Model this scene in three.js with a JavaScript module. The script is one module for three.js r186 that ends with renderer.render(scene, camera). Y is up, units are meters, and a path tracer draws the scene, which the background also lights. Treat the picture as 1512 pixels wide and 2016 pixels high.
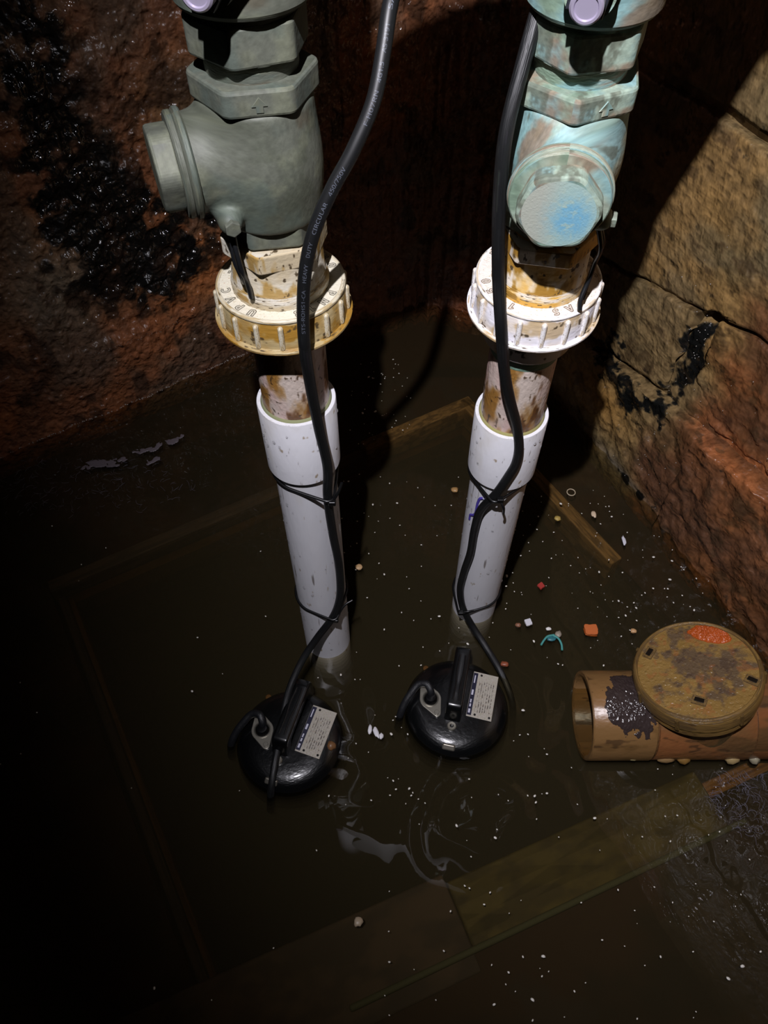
import * as THREE from 'three';
import { mergeGeometries, toCreasedNormals, mergeVertices } from 'three/addons/utils/BufferGeometryUtils.js';
import { RoundedBoxGeometry } from 'three/addons/geometries/RoundedBoxGeometry.js';
import { MarchingCubes } from 'three/addons/objects/MarchingCubes.js';

/* ---------- camera, light, exposure ---------- */
const scene = new THREE.Scene();
scene.background = new THREE.Color(0x000000);
const camera = new THREE.PerspectiveCamera(2 * Math.atan(1008 / 1494) * 180 / Math.PI, 0.75, 0.02, 20);
camera.position.set(0, 0.92, 0);
camera.rotation.set(-54 * Math.PI / 180, 0, 0);
const renderer = new THREE.WebGLRenderer();
renderer.toneMapping = THREE.LinearToneMapping;
renderer.toneMappingExposure = 1.0;
renderer.shadowMap.enabled = true;

// the torch of the person who looks into the pit, held above the camera and turned to the right
const torch = new THREE.SpotLight(0xf6f3fc, 4.9, 0, 47 * Math.PI / 180, 1.0, 2);
torch.name = 'torch_beam';
torch.position.set(-0.07, 1.28, 0.0);
torch.target.position.set(0.50, 0.25, -0.72);
torch.castShadow = true;
torch.shadow.radius = 0.3;
torch.shadow.mapSize.set(2048, 2048);
scene.add(torch, torch.target);

/* ---------- helpers ---------- */
let seed = 12345;
const rnd = () => { seed = (seed * 1664525 + 1013904223) >>> 0; return seed / 4294967296; };
const rr = (a, b) => a + (b - a) * rnd();
const clamp = (x, a = 0, b = 1) => Math.min(b, Math.max(a, x));
const sstep = (a, b, x) => { const t = clamp((x - a) / (b - a)); return t * t * (3 - 2 * t); };
const lerp = (a, b, t) => a + (b - a) * t;
const PERM = new Float32Array(65536);
for (let i = 0; i < 65536; i++) PERM[i] = rnd();
const hash = (x, y) => PERM[((x & 255) << 8) ^ ((y & 255) + ((x >> 8) & 7) * 31 & 255)];
function vn(x, y) {
  const xi = Math.floor(x), yi = Math.floor(y); let fx = x - xi, fy = y - yi;
  fx = fx * fx * fx * (fx * (fx * 6 - 15) + 10); fy = fy * fy * fy * (fy * (fy * 6 - 15) + 10);
  const a = hash(xi, yi), b = hash(xi + 1, yi), c = hash(xi, yi + 1), d = hash(xi + 1, yi + 1);
  return a + (b - a) * fx + (c - a) * fy + (a - b - c + d) * fx * fy;
}
function fbm(x, y, o = 4) { let s = 0, a = 0.5, n = 0; for (let i = 0; i < o; i++) { s += a * vn(x, y); n += a; x = x * 2.03 + 17.3; y = y * 2.03 + 9.1; a *= 0.5; } return s / n; }
const ridge = (x, y, o = 3) => { let s = 0, a = 0.5, n = 0; for (let i = 0; i < o; i++) { s += a * (1 - Math.abs(2 * vn(x, y) - 1)); n += a; x = x * 2.1 + 5.2; y = y * 2.1 + 3.7; a *= 0.5; } return s / n; };
const blob = (x, y, cx, cy, rx, ry) => Math.exp(-(((x - cx) / rx) ** 2 + ((y - cy) / ry) ** 2));
const mix3 = (a, b, t) => [lerp(a[0], b[0], t), lerp(a[1], b[1], t), lerp(a[2], b[2], t)];

function tex(w, h, fn, { srgb = true, rx = 1, ry = 1 } = {}) {   // fn(u, v) -> [r, g, b] in 0..255
  const d = new Uint8Array(w * h * 4);
  for (let y = 0; y < h; y++) for (let x = 0; x < w; x++) {
    const c = fn((x + 0.5) / w, (y + 0.5) / h), i = (y * w + x) * 4;
    if (typeof c === 'number') d[i] = d[i + 1] = d[i + 2] = clamp(c) * 255; else { d[i] = clamp(c[0], 0, 255); d[i + 1] = clamp(c[1], 0, 255); d[i + 2] = clamp(c[2], 0, 255); }
    d[i + 3] = 255;
  }
  const t = new THREE.DataTexture(d, w, h);
  t.colorSpace = srgb ? THREE.SRGBColorSpace : THREE.NoColorSpace;
  t.wrapS = t.wrapT = THREE.RepeatWrapping; t.magFilter = THREE.LinearFilter; t.minFilter = THREE.LinearMipmapLinearFilter; t.generateMipmaps = true;
  t.repeat.set(rx, ry); t.needsUpdate = true;
  return t;
}
const data = (w, h, fn, o = {}) => tex(w, h, fn, { ...o, srgb: false });
function canvasTex(w, h, draw) {
  const c = document.createElement('canvas'); c.width = w; c.height = h; draw(c.getContext('2d'), w, h);
  const t = new THREE.CanvasTexture(c); t.colorSpace = THREE.SRGBColorSpace; t.wrapS = t.wrapT = THREE.RepeatWrapping; return t;
}
const std = (o) => new THREE.MeshStandardMaterial(o);
const phys = (o) => new THREE.MeshPhysicalMaterial(o);

const used = {};
function numbered(n) { used[n] = (used[n] ?? -1) + 1; return used[n] ? n + '_' + String(used[n]).padStart(3, '0') : n; }
function shade(o) { o.traverse((m) => { if (m.isMesh) { m.castShadow = true; m.receiveShadow = true; } }); return o; }
function thing(name, label, category, pos = [0, 0, 0], group) {
  const o = new THREE.Group(); o.name = numbered(name); o.position.set(...pos); o.userData = { label, category };
  if (group) o.userData.group = group; scene.add(o); return o;
}
function single(name, label, category, geo, mat, group) {
  const o = new THREE.Mesh(geo, mat); o.name = numbered(name); o.userData = { label, category };
  if (group) o.userData.group = group; scene.add(shade(o)); return o;
}
function part(parent, name, geo, mat, extra) {
  const o = new THREE.Mesh(geo, mat);
  const c = (parent.userData.__n ??= {}); c[name] = (c[name] ?? -1) + 1;
  o.name = c[name] ? name + '_' + String(c[name]).padStart(3, '0') : name;
  if (extra) Object.assign(o.userData, extra);
  parent.add(shade(o)); return o;
}
function struct(name, geo, mat) { const o = geo ? new THREE.Mesh(geo, mat) : new THREE.Group(); o.name = name; o.userData = { kind: 'structure' }; scene.add(shade(o)); return o; }
const cleanUp = () => scene.traverse((o) => { delete o.userData.__n; });

// creased normals at millimetre scale
const creased = (g, a) => toCreasedNormals(g.clone().scale(1000, 1000, 1000), a).scale(0.001, 0.001, 0.001);
const lathe = (pts, seg = 96, crease = 0.6) => creased(new THREE.LatheGeometry(pts.map(([r, y]) => new THREE.Vector2(r, y)), seg, Math.PI), crease);
function prism(n, r, h, bevel = 0.001, rot = 0, hole = 0, soft = 0.06) {  // n-sided prism along y from 0 to h
  const s = new THREE.Shape();
  const C = (i) => { const a = rot + i / n * Math.PI * 2; return [Math.sin(a) * (r - bevel), Math.cos(a) * (r - bevel)]; }, M2 = (p, q, k) => [lerp(p[0], q[0], k), lerp(p[1], q[1], k)];
  for (let i = 0; i < n; i++) { const p = C(i), a = M2(p, C(i - 1), soft), c = M2(p, C(i + 1), soft); i ? s.lineTo(...a) : s.moveTo(...a); s.quadraticCurveTo(...p, ...c); }
  s.closePath();
  if (hole) { const p = new THREE.Path(); p.absarc(0, 0, hole, 0, Math.PI * 2, true); s.holes.push(p); }
  const g = new THREE.ExtrudeGeometry(s, { depth: h - 2 * bevel, bevelEnabled: true, bevelThickness: bevel, bevelSize: bevel, bevelSegments: 2, curveSegments: 8 });
  g.translate(0, 0, bevel); g.rotateX(-Math.PI / 2);
  { const a = g.attributes.uv.array; for (let i = 0; i < a.length; i++) a[i] = a[i] * 7 + 0.31; }   // shape (x, y) -> world (x, -z): corner 0 faces -z
  return g;
}
const pipeAlong = (pts, r, seg = 160, rad = 14, closed = false) => new THREE.TubeGeometry(new THREE.CatmullRomCurve3(pts.map((p) => new THREE.Vector3(...p)), closed, 'centripetal'), seg, r, rad, closed);
const cyl = (r1, r2, h, seg = 32) => new THREE.CylinderGeometry(r1, r2, h, seg);
function grid(nx, ny, fn) {   // fn(i/nx, j/ny) -> {p:[x,y,z], uv:[u,v]}
  const g = new THREE.BufferGeometry(), P = [], U = [], I = [];
  for (let j = 0; j <= ny; j++) for (let i = 0; i <= nx; i++) { const { p, uv } = fn(i / nx, j / ny); P.push(...p); U.push(...uv); }
  for (let j = 0; j < ny; j++) for (let i = 0; i < nx; i++) { const a = j * (nx + 1) + i, b = a + 1, c = a + nx + 1, d = c + 1; I.push(a, b, d, a, d, c); }
  g.setAttribute('position', new THREE.Float32BufferAttribute(P, 3)); g.setAttribute('uv', new THREE.Float32BufferAttribute(U, 2)); g.setIndex(I); g.computeVertexNormals();
  return g;
}
// marching-cubes skin of a distance function inside a cube of half side s round c
function skin(sdf, c, s, res = 64) {
  const mc = new MarchingCubes(res, new THREE.MeshStandardMaterial(), true, false, 120000);
  mc.isolation = 0;
  for (let k = 0; k < res; k++) for (let j = 0; j < res; j++) for (let i = 0; i < res; i++) {
    const q = (t) => (t - res / 2) / (res / 2) * s;
    mc.field[k * res * res + j * res + i] = -sdf(c[0] + q(i), c[1] + q(j), c[2] + q(k)) * 100;
  }
  mc.update();
  const g = new THREE.BufferGeometry(), n = mc.count;
  const p = mc.positionArray.slice(0, n * 3), nn = mc.normalArray.slice(0, n * 3), uv = new Float32Array(n * 2);
  for (let i = 0; i < n; i++) {
    for (let a = 0; a < 3; a++) p[i * 3 + a] = p[i * 3 + a] * s + c[a];
    const l = Math.hypot(nn[i * 3], nn[i * 3 + 1], nn[i * 3 + 2]) || 1; for (let a = 0; a < 3; a++) nn[i * 3 + a] /= l;
    uv[i * 2] = p[i * 3] * 6 + p[i * 3 + 2] * 7 + 0.5; uv[i * 2 + 1] = p[i * 3 + 1] * 7 + p[i * 3 + 2] * 0.2;
  }
  g.setAttribute('position', new THREE.BufferAttribute(p, 3)); g.setAttribute('normal', new THREE.BufferAttribute(nn, 3)); g.setAttribute('uv', new THREE.BufferAttribute(uv, 2));
  return g;
}
const smin = (a, b, k) => { const h = clamp(0.5 + 0.5 * (b - a) / k); return lerp(b, a, h) - k * h * (1 - h); };
const capsDisk = (x, y, z, r, y0, y1, round) => { const d = Math.hypot(x, z) - r + round, e = Math.max(y0 - y, y - y1) + round; return Math.min(Math.max(d, e), 0) + Math.hypot(Math.max(d, 0), Math.max(e, 0)) - round; };

/* ---------- materials ---------- */
const fineBump = data(512, 512, (u, v) => fbm(u * 60, v * 60, 4), {});
const pvcMap = tex(512, 512, (u, v) => {
  let c = [222, 222, 226];
  c = mix3(c, [196, 190, 176], sstep(0.55, 0.8, fbm(u * 6, v * 9, 4)) * 0.45);
  c = mix3(c, [120, 95, 60], sstep(0.79, 0.88, fbm(u * 30 + 5, v * 60, 3)) * 0.6);
  c = mix3(c, [70, 60, 50], sstep(0.79, 0.86, fbm(u * 60 + 9, v * 24 + 3, 3)) * 0.55);
  return c;
});
const M = {};
M.pvc = std({ map: pvcMap, roughness: 0.38, bumpMap: fineBump, bumpScale: 0.0002 });
const agedMap = tex(512, 512, (u, v) => {
  let c = [205, 190, 178];
  c = mix3(c, [196, 158, 152], sstep(0.4, 0.75, fbm(u * 7 + 3, v * 3, 3)) * 0.8);
  c = mix3(c, [150, 108, 52], sstep(0.5, 0.72, fbm(u * 9 + 1, v * 5 + 8, 4)));
  c = mix3(c, [92, 58, 30], sstep(0.58, 0.75, fbm(u * 14, v * 7 + 2, 4)) * 0.9);
  c = mix3(c, [60, 44, 30], sstep(0.66, 0.75, ridge(u * 16, v * 14, 3) * 0.8) * 0.8);
  return c;
});
M.aged = std({ map: agedMap, roughness: 0.4, bumpMap: fineBump, bumpScale: 0.0005 });
const nutMap = (a, b, dirt) => tex(512, 256, (u, v) => {
  let c = a;
  c = mix3(c, b, sstep(0.42, 0.66, fbm(u * 9, v * 3, 4)) * dirt);
  c = mix3(c, [150, 112, 44], sstep(0.55, 0.7, fbm(u * 16 + 4, v * 5 + 2, 4)) * dirt);
  c = mix3(c, [62, 50, 34], sstep(0.71, 0.78, fbm(u * 50, v * 24, 3)) * 0.85);
  return c;
});
M.nutL = std({ map: nutMap([172, 154, 112], [150, 116, 58], 1.0), roughness: 0.42, bumpMap: fineBump, bumpScale: 0.0003 });
M.nutR = std({ map: nutMap([226, 224, 230], [196, 176, 140], 0.5), roughness: 0.4, bumpMap: fineBump, bumpScale: 0.0003 });
M.nutRimL = std({ color: 0xe4e0d6, roughness: 0.42, map: nutMap([226, 222, 206], [206, 190, 158], 0.4) });
M.nutRimR = std({ map: nutMap([236, 234, 234], [222, 210, 190], 0.35), roughness: 0.4 });
M.collarL = std({ map: nutMap([200, 194, 178], [178, 160, 124], 0.7), roughness: 0.42, bumpMap: fineBump, bumpScale: 0.0003 });
M.collarR = std({ map: nutMap([212, 202, 186], [206, 158, 66], 1.0), roughness: 0.42, bumpMap: fineBump, bumpScale: 0.0003 });
const ringText = (bg, ink) => canvasTex(1024, 1024, (g, W) => {
  g.fillStyle = bg; g.fillRect(0, 0, W, W);
  for (let i = 0; i < 900; i++) { const a = rnd() * 6.283, r = 300 + rnd() * 210; g.fillStyle = `rgba(${90 + rnd() * 60},${70 + rnd() * 50},40,${rnd() * 0.35})`; g.beginPath(); g.ellipse(W / 2 + Math.cos(a) * r, W / 2 + Math.sin(a) * r, 1 + rnd() * 6, 1 + rnd() * 4, a, 0, 7); g.fill(); }
  for (let i = 0; i < 240; i++) { const a = rnd() * 6.283; g.fillStyle = `rgba(60,48,30,${rnd() * 0.5})`; g.beginPath(); g.ellipse(W / 2 + Math.cos(a) * 352, W / 2 + Math.sin(a) * 352, 4 + rnd() * 14, 2 + rnd() * 6, a + 1.57, 0, 7); g.fill(); }
  g.font = 'bold 86px sans-serif'; g.textAlign = 'center'; g.textBaseline = 'middle'; g.lineWidth = 9;
  const s = 'UPVC - AS  1.50  PN18  ';
  for (let i = 0; i < s.length; i++) {
    g.save(); g.translate(W / 2, W / 2); g.rotate(i / s.length * Math.PI * 2); g.translate(0, -404);
    g.strokeStyle = ink; g.globalAlpha = 0.75 + 0.25 * rnd(); g.strokeText(s[i], 0, 0); g.fillStyle = bg; g.globalAlpha = 0.7; g.fillText(s[i], 0, 0); g.restore();
  }
});
M.faceL = std({ map: ringText('#d6d0bc', '#26221a'), roughness: 0.42, bumpMap: fineBump, bumpScale: 0.0003 });
M.faceR = std({ map: ringText('#dcd4ca', '#4a3c2c'), roughness: 0.4, bumpMap: fineBump, bumpScale: 0.0003 });

const bronzeGrey = tex(512, 512, (u, v) => {
  let c = [116, 120, 112];
  c = mix3(c, [96, 101, 90], sstep(0.4, 0.7, fbm(u * 5, v * 5, 4)));
  c = mix3(c, [136, 140, 122], sstep(0.52, 0.75, fbm(u * 7 + 3, v * 9 + 4, 4)) * 0.6);
  c = mix3(c, [100, 90, 76], sstep(0.6, 0.78, fbm(u * 6 + 7, v * 5 + 1, 4)) * 0.55);
  c = mix3(c, [98, 114, 112], sstep(0.5, 0.75, fbm(u * 6 + 17, v * 6, 3)) * 0.5);
  const f = 0.9 + 0.2 * fbm(u * 60, v * 60, 3); return c.map((x) => x * f);
});
const bronzeTeal = tex(512, 512, (u, v) => {
  let c = [164, 180, 168];
  c = mix3(c, [172, 170, 154], sstep(0.42, 0.66, fbm(u * 4, v * 4, 4)));
  c = mix3(c, [120, 142, 124], sstep(0.46, 0.7, fbm(u * 5 + 3, v * 6 + 4, 5)) * 0.8);
  c = mix3(c, [138, 182, 196], sstep(0.5, 0.74, fbm(u * 6 + 13, v * 6 + 6, 5)) * 0.7);
  c = mix3(c, [144, 112, 94], sstep(0.58, 0.76, fbm(u * 5 + 7, v * 6 + 1, 5)) * 0.7);
  c = mix3(c, [92, 92, 80], sstep(0.62, 0.76, fbm(u * 14 + 2, v * 10 + 9, 4)) * 0.6);
  const f = 0.88 + 0.24 * fbm(u * 60, v * 60, 3); return c.map((x) => x * f);
});
const castBump = data(512, 512, (u, v) => fbm(u * 40, v * 40, 4));
M.bronzeL = std({ map: bronzeGrey, color: 0xccccc2, roughness: 0.6, metalness: 0.1, bumpMap: castBump, bumpScale: 0.0002 });
M.bronzeR = std({ map: bronzeTeal, color: 0xd6dad2, roughness: 0.58, metalness: 0.05, bumpMap: castBump, bumpScale: 0.0003 });
M.plugFaceR = std({ color: 0xe2e2de, roughness: 0.6, bumpMap: castBump, bumpScale: 0.00012, map: tex(256, 256, (u, v) => {
  let c = [166, 190, 182];
  c = mix3(c, [176, 172, 160], sstep(0.6, 0.2, u) * 0.7);
  const k = blob(u, v, 0.68, 0.45, 0.26, 0.3) * (0.4 + fbm(u * 18, v * 18, 4) * 1.2);
  c = mix3(c, [118, 174, 202], clamp(k * 1.25) * sstep(0.25, 0.6, fbm(u * 14 + 3, v * 14, 5) + 0.12));
  return c;
}) });
M.plugFaceL = std({ map: bronzeGrey, color: 0xe8e4c8, roughness: 0.62 });
M.stemNut = std({ color: 0xa8a0b4, roughness: 0.35, metalness: 0.5 });
M.handle = std({ color: 0x22242a, roughness: 0.5 });
M.rubber = std({ color: 0x16171a, roughness: 0.42, bumpMap: fineBump, bumpScale: 0.0003 });
M.tie = std({ color: 0x0c0c0d, roughness: 0.32 });
M.pumpBlack = phys({ color: 0x08090a, roughness: 0.28, clearcoat: 0.5, clearcoatRoughness: 0.1, bumpMap: fineBump, bumpScale: 0.0002 });
M.steel = std({ color: 0x9a968a, roughness: 0.35, metalness: 0.75 });
M.drop = phys({ color: 0xffffff, roughness: 0.03, transmission: 1, thickness: 0.002, ior: 1.33 });

M.bead = phys({ color: 0xb4aea6, roughness: 0.12 });  // water beads coloured pale so that they read as lamp glints
const beadGeo = new THREE.SphereGeometry(1, 8, 6);

/* ---------- walls ---------- */
// left wall: plan polyline from the rounded corner to the left; w runs along it, h is height over the water
const planL = [[0.26, -1.105], [0.07, -1.15], [-0.247, -1.009], [-0.607, -0.776], [-1.15, -0.44]];
const lensL = []; { let s = -0.195; for (let i = 0; i < planL.length; i++) { if (i) s += Math.hypot(planL[i][0] - planL[i - 1][0], planL[i][1] - planL[i - 1][1]); lensL.push(s); } }
const curveL = (w) => {   // smoothed point and inward normal
  const at = (q) => { q = clamp(q, lensL[0], lensL[4] - 1e-4); let i = 0; while (q > lensL[i + 1]) i++; const t = (q - lensL[i]) / (lensL[i + 1] - lensL[i]); return [lerp(planL[i][0], planL[i + 1][0], t), lerp(planL[i][1], planL[i + 1][1], t)]; };
  const a = at(w - 0.03), b = at(w), c = at(w + 0.03), p = [(a[0] + 2 * b[0] + c[0]) / 4, (a[1] + 2 * b[1] + c[1]) / 4];
  const tx = c[0] - a[0], tz = c[1] - a[1], l = Math.hypot(tx, tz); return { p, n: [-tz / l * 1, tx / l * 1].map((k) => -k) };
};
const darkBand = (w, h) => clamp(blob(w, h, 0.53, 0.5, 0.06, 0.16) + blob(w, h, 0.5, 0.3, 0.11, 0.11) + 0.8 * blob(w, h, 0.44, 0.22, 0.07, 0.06) + 0.7 * blob(w, h, 0.33, 0.27, 0.04, 0.05));
const pitL = (w, h) => { const k = darkBand(w, h); return k * (0.35 + sstep(0.42, 0.62, fbm(w * 45, h * 45, 4))) ; };
function reliefL(w, h) {
  const k = darkBand(w, h);
  let d = (fbm(w * 5, h * 5, 3) - 0.5) * 0.03 + (fbm(w * 22, h * 22, 3) - 0.5) * 0.009;
  d += (fbm(w * 70, h * 90, 4) - 0.5) * lerp(0.003, 0.014, k);
  d += sstep(0.145, 0.135, h + (fbm(w * 9, 3.3, 3) - 0.5) * 0.03) * 0.005 * sstep(0.42, 0.5, w) * sstep(0.68, 0.6, w);
  const corner = sstep(0.12, 0.0, w); d += corner * (ridge(w * 40, h * 9, 3) - 0.5) * 0.02;
  d += (ridge(w * 60, h * 14 + w * 9, 3) - 0.5) * 0.004;
  return d;
}
{
  const W0 = -0.185, W1 = 0.98, H0 = -0.32, H1 = 0.98;
  const uvOf = (w, h) => [(w + 0.1) / 1.1, (h + 0.15) / 1.1];
  const g = grid(420, 420, (s, t) => {
    const w = lerp(W1, W0, s), h = lerp(H0, H1, t), { p, n } = curveL(w), d = reliefL(w, h);
    return { p: [p[0] + n[0] * d, h, p[1] + n[1] * d], uv: uvOf(w, h) };
  });
  const colL = tex(1400, 1400, (u, v) => {
    const w = u * 1.1 - 0.1, h = v * 1.1 - 0.15, k = darkBand(w, h);
    let c = [140, 90, 62];
    c = mix3(c, [172, 102, 60], sstep(0.42, 0.68, fbm(w * 7, h * 5, 5)));
    c = mix3(c, [116, 90, 70], sstep(0.5, 0.7, fbm(w * 10 + 4, h * 7 + 3, 5)) * 0.9);
    c = mix3(c, [206, 122, 62], sstep(0.3, 0.9, blob(w, h, 0.39, 0.2, 0.09, 0.07) + blob(w, h, 0.58, 0.3, 0.03, 0.08) + (fbm(w * 20, h * 20, 4) - 0.5)) * 0.75);
    c = mix3(c, [146, 130, 106], clamp(blob(w, h, 0.6, 0.26, 0.1, 0.08) * 0.9));
    c = mix3(c, [112, 104, 70], blob(w, h, 0.36, 0.44, 0.07, 0.06) * 0.5);
    const pit = sstep(0.45, 0.6, fbm(w * 45, h * 45, 5) * 0.62 + k * 0.36);
    c = mix3(c, [26, 24, 22], pit * clamp(k * 1.5));
    c = mix3(c, [58, 40, 30], sstep(0.6, 0.75, fbm(w * 34 + 9, h * 22, 4)) * 0.6);
    c = mix3(c, [84, 44, 28], sstep(0.12, 0.0, h) * sstep(0.5, 0.3, w) * 0.4);
    const f = 0.74 + 0.42 * fbm(w * 120, h * 120, 3), g = (c[0] + c[1] + c[2]) / 3; c = mix3(c, [g, g, g], 0.12);
    return c.map((x) => x * f);
  });
  const bumpL = data(1024, 1024, (u, v) => fbm(u * 130, v * 130, 5) * 0.7 + ridge(u * 70, v * 30, 3) * 0.3);
  const roughL = data(512, 512, (u, v) => 0.12 + 0.26 * sstep(0.35, 0.65, fbm(u * 12, v * 12, 4)));
  const m = phys({ map: colL, roughnessMap: roughL, roughness: 1, bumpMap: bumpL, bumpScale: 0.009, specularIntensity: 1, ior: 1.6 });
  const wl = struct('wall_left', g, m);
  const beads = [];
  for (let i = 0; i < 620; i++) {
    const line = i < 230, ledge = i > 560, w = line ? rr(0.3, 0.8) : ledge ? rr(0.44, 0.6) : rr(0.02, 0.72), h = line ? rr(0.001, 0.004) : ledge ? 0.118 + 0.03 * (w - 0.4) * 2 + rr(-0.004, 0.004) : rr(0.01, 0.56) ** 1.15, k = line ? rr(0.0004, 0.0009) : rr(0.00025, 0.0006) * (0.8 + 0.6 * darkBand(w, h));
    const { p, n } = curveL(w), d = reliefL(w, h);
    beads.push(beadGeo.clone().scale(k * rr(0.8, 1.6), k, k).translate(p[0] + n[0] * d, h, p[1] + n[1] * d));
  }
  part(wl, 'glint_beads', mergeGeometries(beads), M.bead, { kind: 'stuff' });  // glints of the wet left wall, carried by the pale bead colour
}
// right wall: u runs from near the corner towards the camera
const RW = (u, h, d) => [0.298 + 0.42 * u - 0.908 * d, h, -0.934 + 0.908 * u + 0.42 * d];
const wallR = struct('wall_right');
{
  const U0 = -0.25, H0 = -0.15;
  const uvOf = (u, h) => [(u - U0) / 1.0, (h - H0) / 1.0];
  const black = (u, h) => clamp(blob(u, h, 0.222, 0.25, 0.02, 0.07) * 1.3 + blob(u, h, 0.11, 0.15, 0.05, 0.03) * 0.9 + blob(u, h, 0.165, 0.13, 0.03, 0.035) * 0.8 + blob(u, h, 0.21, 0.155, 0.03, 0.02) * 0.8 + blob(u, h, 0.24, 0.0, 0.06, 0.012) * 0.7 + blob(u, h, 0.42, -0.02, 0.05, 0.02) * 0.7);
  const colR = tex(1536, 1536, (a, b) => {
    const u = a + U0, h = b + H0;
    let c = [156, 130, 88];
    c = mix3(c, [128, 110, 76], sstep(0.42, 0.65, fbm(u * 8, h * 8, 5)));
    c = mix3(c, [172, 134, 80], sstep(0.5, 0.7, fbm(u * 7 + 4, h * 11 + 3, 4)) * 0.8);
    c = mix3(c, [188, 138, 70], clamp(blob(u, h, 0.1, 0.08, 0.09, 0.045) * 1.1) * (0.5 + 0.5 * fbm(u * 30, h * 30, 3)));
    const red = sstep(0.21, 0.29, u - 0.15 * (h - 0.1) + (fbm(u * 14, h * 14, 4) - 0.5) * 0.14);
    c = mix3(c, mix3([144, 90, 54], [108, 70, 46], sstep(0.4, 0.6, fbm(u * 12, h * 12, 4))), red * 0.92 * sstep(0.44, 0.36, h + (fbm(u * 9, 2, 3) - 0.5) * 0.1 - sstep(0.2, 0.3, u) * 0.07));
    c = mix3(c, [184, 112, 66], red * blob(u, h, 0.34, 0.19, 0.12, 0.016) * 0.9);
    c = mix3(c, [124, 114, 98], clamp(blob(u, h, 0.2, 0.0, 0.09, 0.014) * 0.9));
    c = mix3(c, [24, 25, 24], sstep(0.35, 0.6, black(u, h) * 0.75 + (fbm(u * 60, h * 60, 5) - 0.5) * 1.3));
    c = mix3(c, [76, 58, 38], sstep(0.6, 0.74, fbm(u * 40, h * 60, 4)) * 0.5);
    const f = 0.68 + 0.36 * fbm(u * 140, h * 140, 3);
    return c.map((x) => x * f);
  });
  const bumpR = data(1024, 1024, (a, b) => fbm(a * 110, b * 70, 5) * 0.6 + ridge(a * 40 + b * 12, b * 60, 3) * 0.4);
  const roughR = data(512, 512, (a, b) => { const u = a + U0, h = b + H0; return lerp(0.2 + 0.3 * sstep(0.35, 0.65, fbm(a * 14, b * 14, 4)), 0.1, clamp(black(u, h))); });
  const mr = phys({ map: colR, roughnessMap: roughR, roughness: 1, bumpMap: bumpR, bumpScale: 0.006, ior: 1.55 });
  const mortar = mr;
  const L2 = (u) => 0.133 + 0.165 * u + (fbm(u * 11, 4.4, 3) - 0.5) * 0.016;      // course joints as they were laid
  const L1 = (u) => 0.262 + 0.26 * Math.min(u, 0.3) + (fbm(u * 13, 8.4, 3) - 0.5) * 0.014;
  const L3 = (u) => 0.518 + 0.03 * u + (fbm(u * 9, 1.4, 3) - 0.5) * 0.016;
  const course = (u0, u1, lo, hi, proud, amp, nx, ny, cut) => {
    const e = 0.006;
    part(wallR, 'concrete_block', grid(nx, ny, (s, t) => {
      const u = lerp(u0, u1, s) + (fbm(t * 6 + u0, 7, 2) - 0.5) * 0.01 * (s < 0.02 || s > 0.98 ? 1 : 0), a = lo(u), b = hi(u), h = lerp(a, b, t);
      const edge = Math.min(u - u0, u1 - u, (h - a), (b - h)), fall = Math.sqrt(clamp(1 - (1 - clamp(edge / e)) ** 2));
      let d = proud - (1 - fall) * 0.011 - (edge <= 1e-6 ? 0.03 : 0);
      d += (fbm(u * 9, h * 9, 3) - 0.5) * 0.012 + (fbm(u * 45, h * 60 + u * 25, 4) - 0.5) * amp;
      if (cut) d -= cut(u, h);
      const turn = (1 - fall) * 0.011 * (t > 0.5 ? 1 : -1);
      return { p: RW(u, h, d), uv: uvOf(u, h + turn + (edge <= 1e-6 ? 0.03 * (t > 0.5 ? 1 : -1) : 0)) };
    }), mr);
  };
  const flat = (k) => () => k;
  course(-0.24, 0.30, flat(-0.3), (u) => L2(u) - 0.003, 0.016, 0.012, 160, 130);
  course(0.292, 1.05, flat(-0.3), (u) => L2(u) - 0.003, 0.02, 0.014, 190, 130);
  course(-0.24, 0.209, (u) => L2(u) + 0.003, (u) => L1(u) - 0.001, 0.004, 0.005, 130, 60);
  course(0.236, 1.05, (u) => L2(u) + 0.003, (u) => L1(u) - 0.004, -0.004, 0.012, 170, 60);
  course(-0.24, 1.05, (u) => L1(u) + 0.001, (u) => L3(u) - 0.003, 0.002, 0.004, 240, 80, (u, h) => 0.09 * sstep(0.6, 1, blob(u, h, 0.243, 0.322, 0.03, 0.017)));
  course(-0.24, 1.05, (u) => L3(u) + 0.003, flat(0.97), 0.002, 0.004, 160, 80);
  {
    const beads = [];
    for (let i = 0; i < 230; i++) {
      let u = rr(-0.05, 0.5), h = rr(0, 0.42); if (rnd() < 0.45) { u = rr(0.2, 0.5); h = rr(0.0, 0.22); } if (i < 34) { u = rr(0.212, 0.232); h = rr(0.19, 0.31); }
      const hi = L1(u), lo = L2(u), base = i < 34 ? -0.008 : h < lo ? 0.016 : h < hi ? 0.002 : 0.002, d = base + (fbm(u * 9, h * 9, 3) - 0.5) * 0.012, k = rr(0.0003, 0.0007);
      const [x, y, z] = RW(u, h, d); beads.push(beadGeo.clone().scale(k, k, k).translate(x, y, z));
    }
    part(wallR, 'glint_beads', mergeGeometries(beads), M.bead, { kind: 'stuff' });  // pale beads stand in for glints on the wet blocks
  }
  part(wallR, 'mortar_bed', grid(200, 120, (s, t) => { const u = lerp(-0.26, 1.06, s), h = lerp(-0.3, 0.98, t); return { p: RW(u, h, -0.008 + (fbm(u * 40, h * 40, 3) - 0.5) * 0.01 - 0.06 * blob(u, h, 0.243, 0.322, 0.03, 0.02)), uv: uvOf(u, h) }; }), mortar);
}

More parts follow.
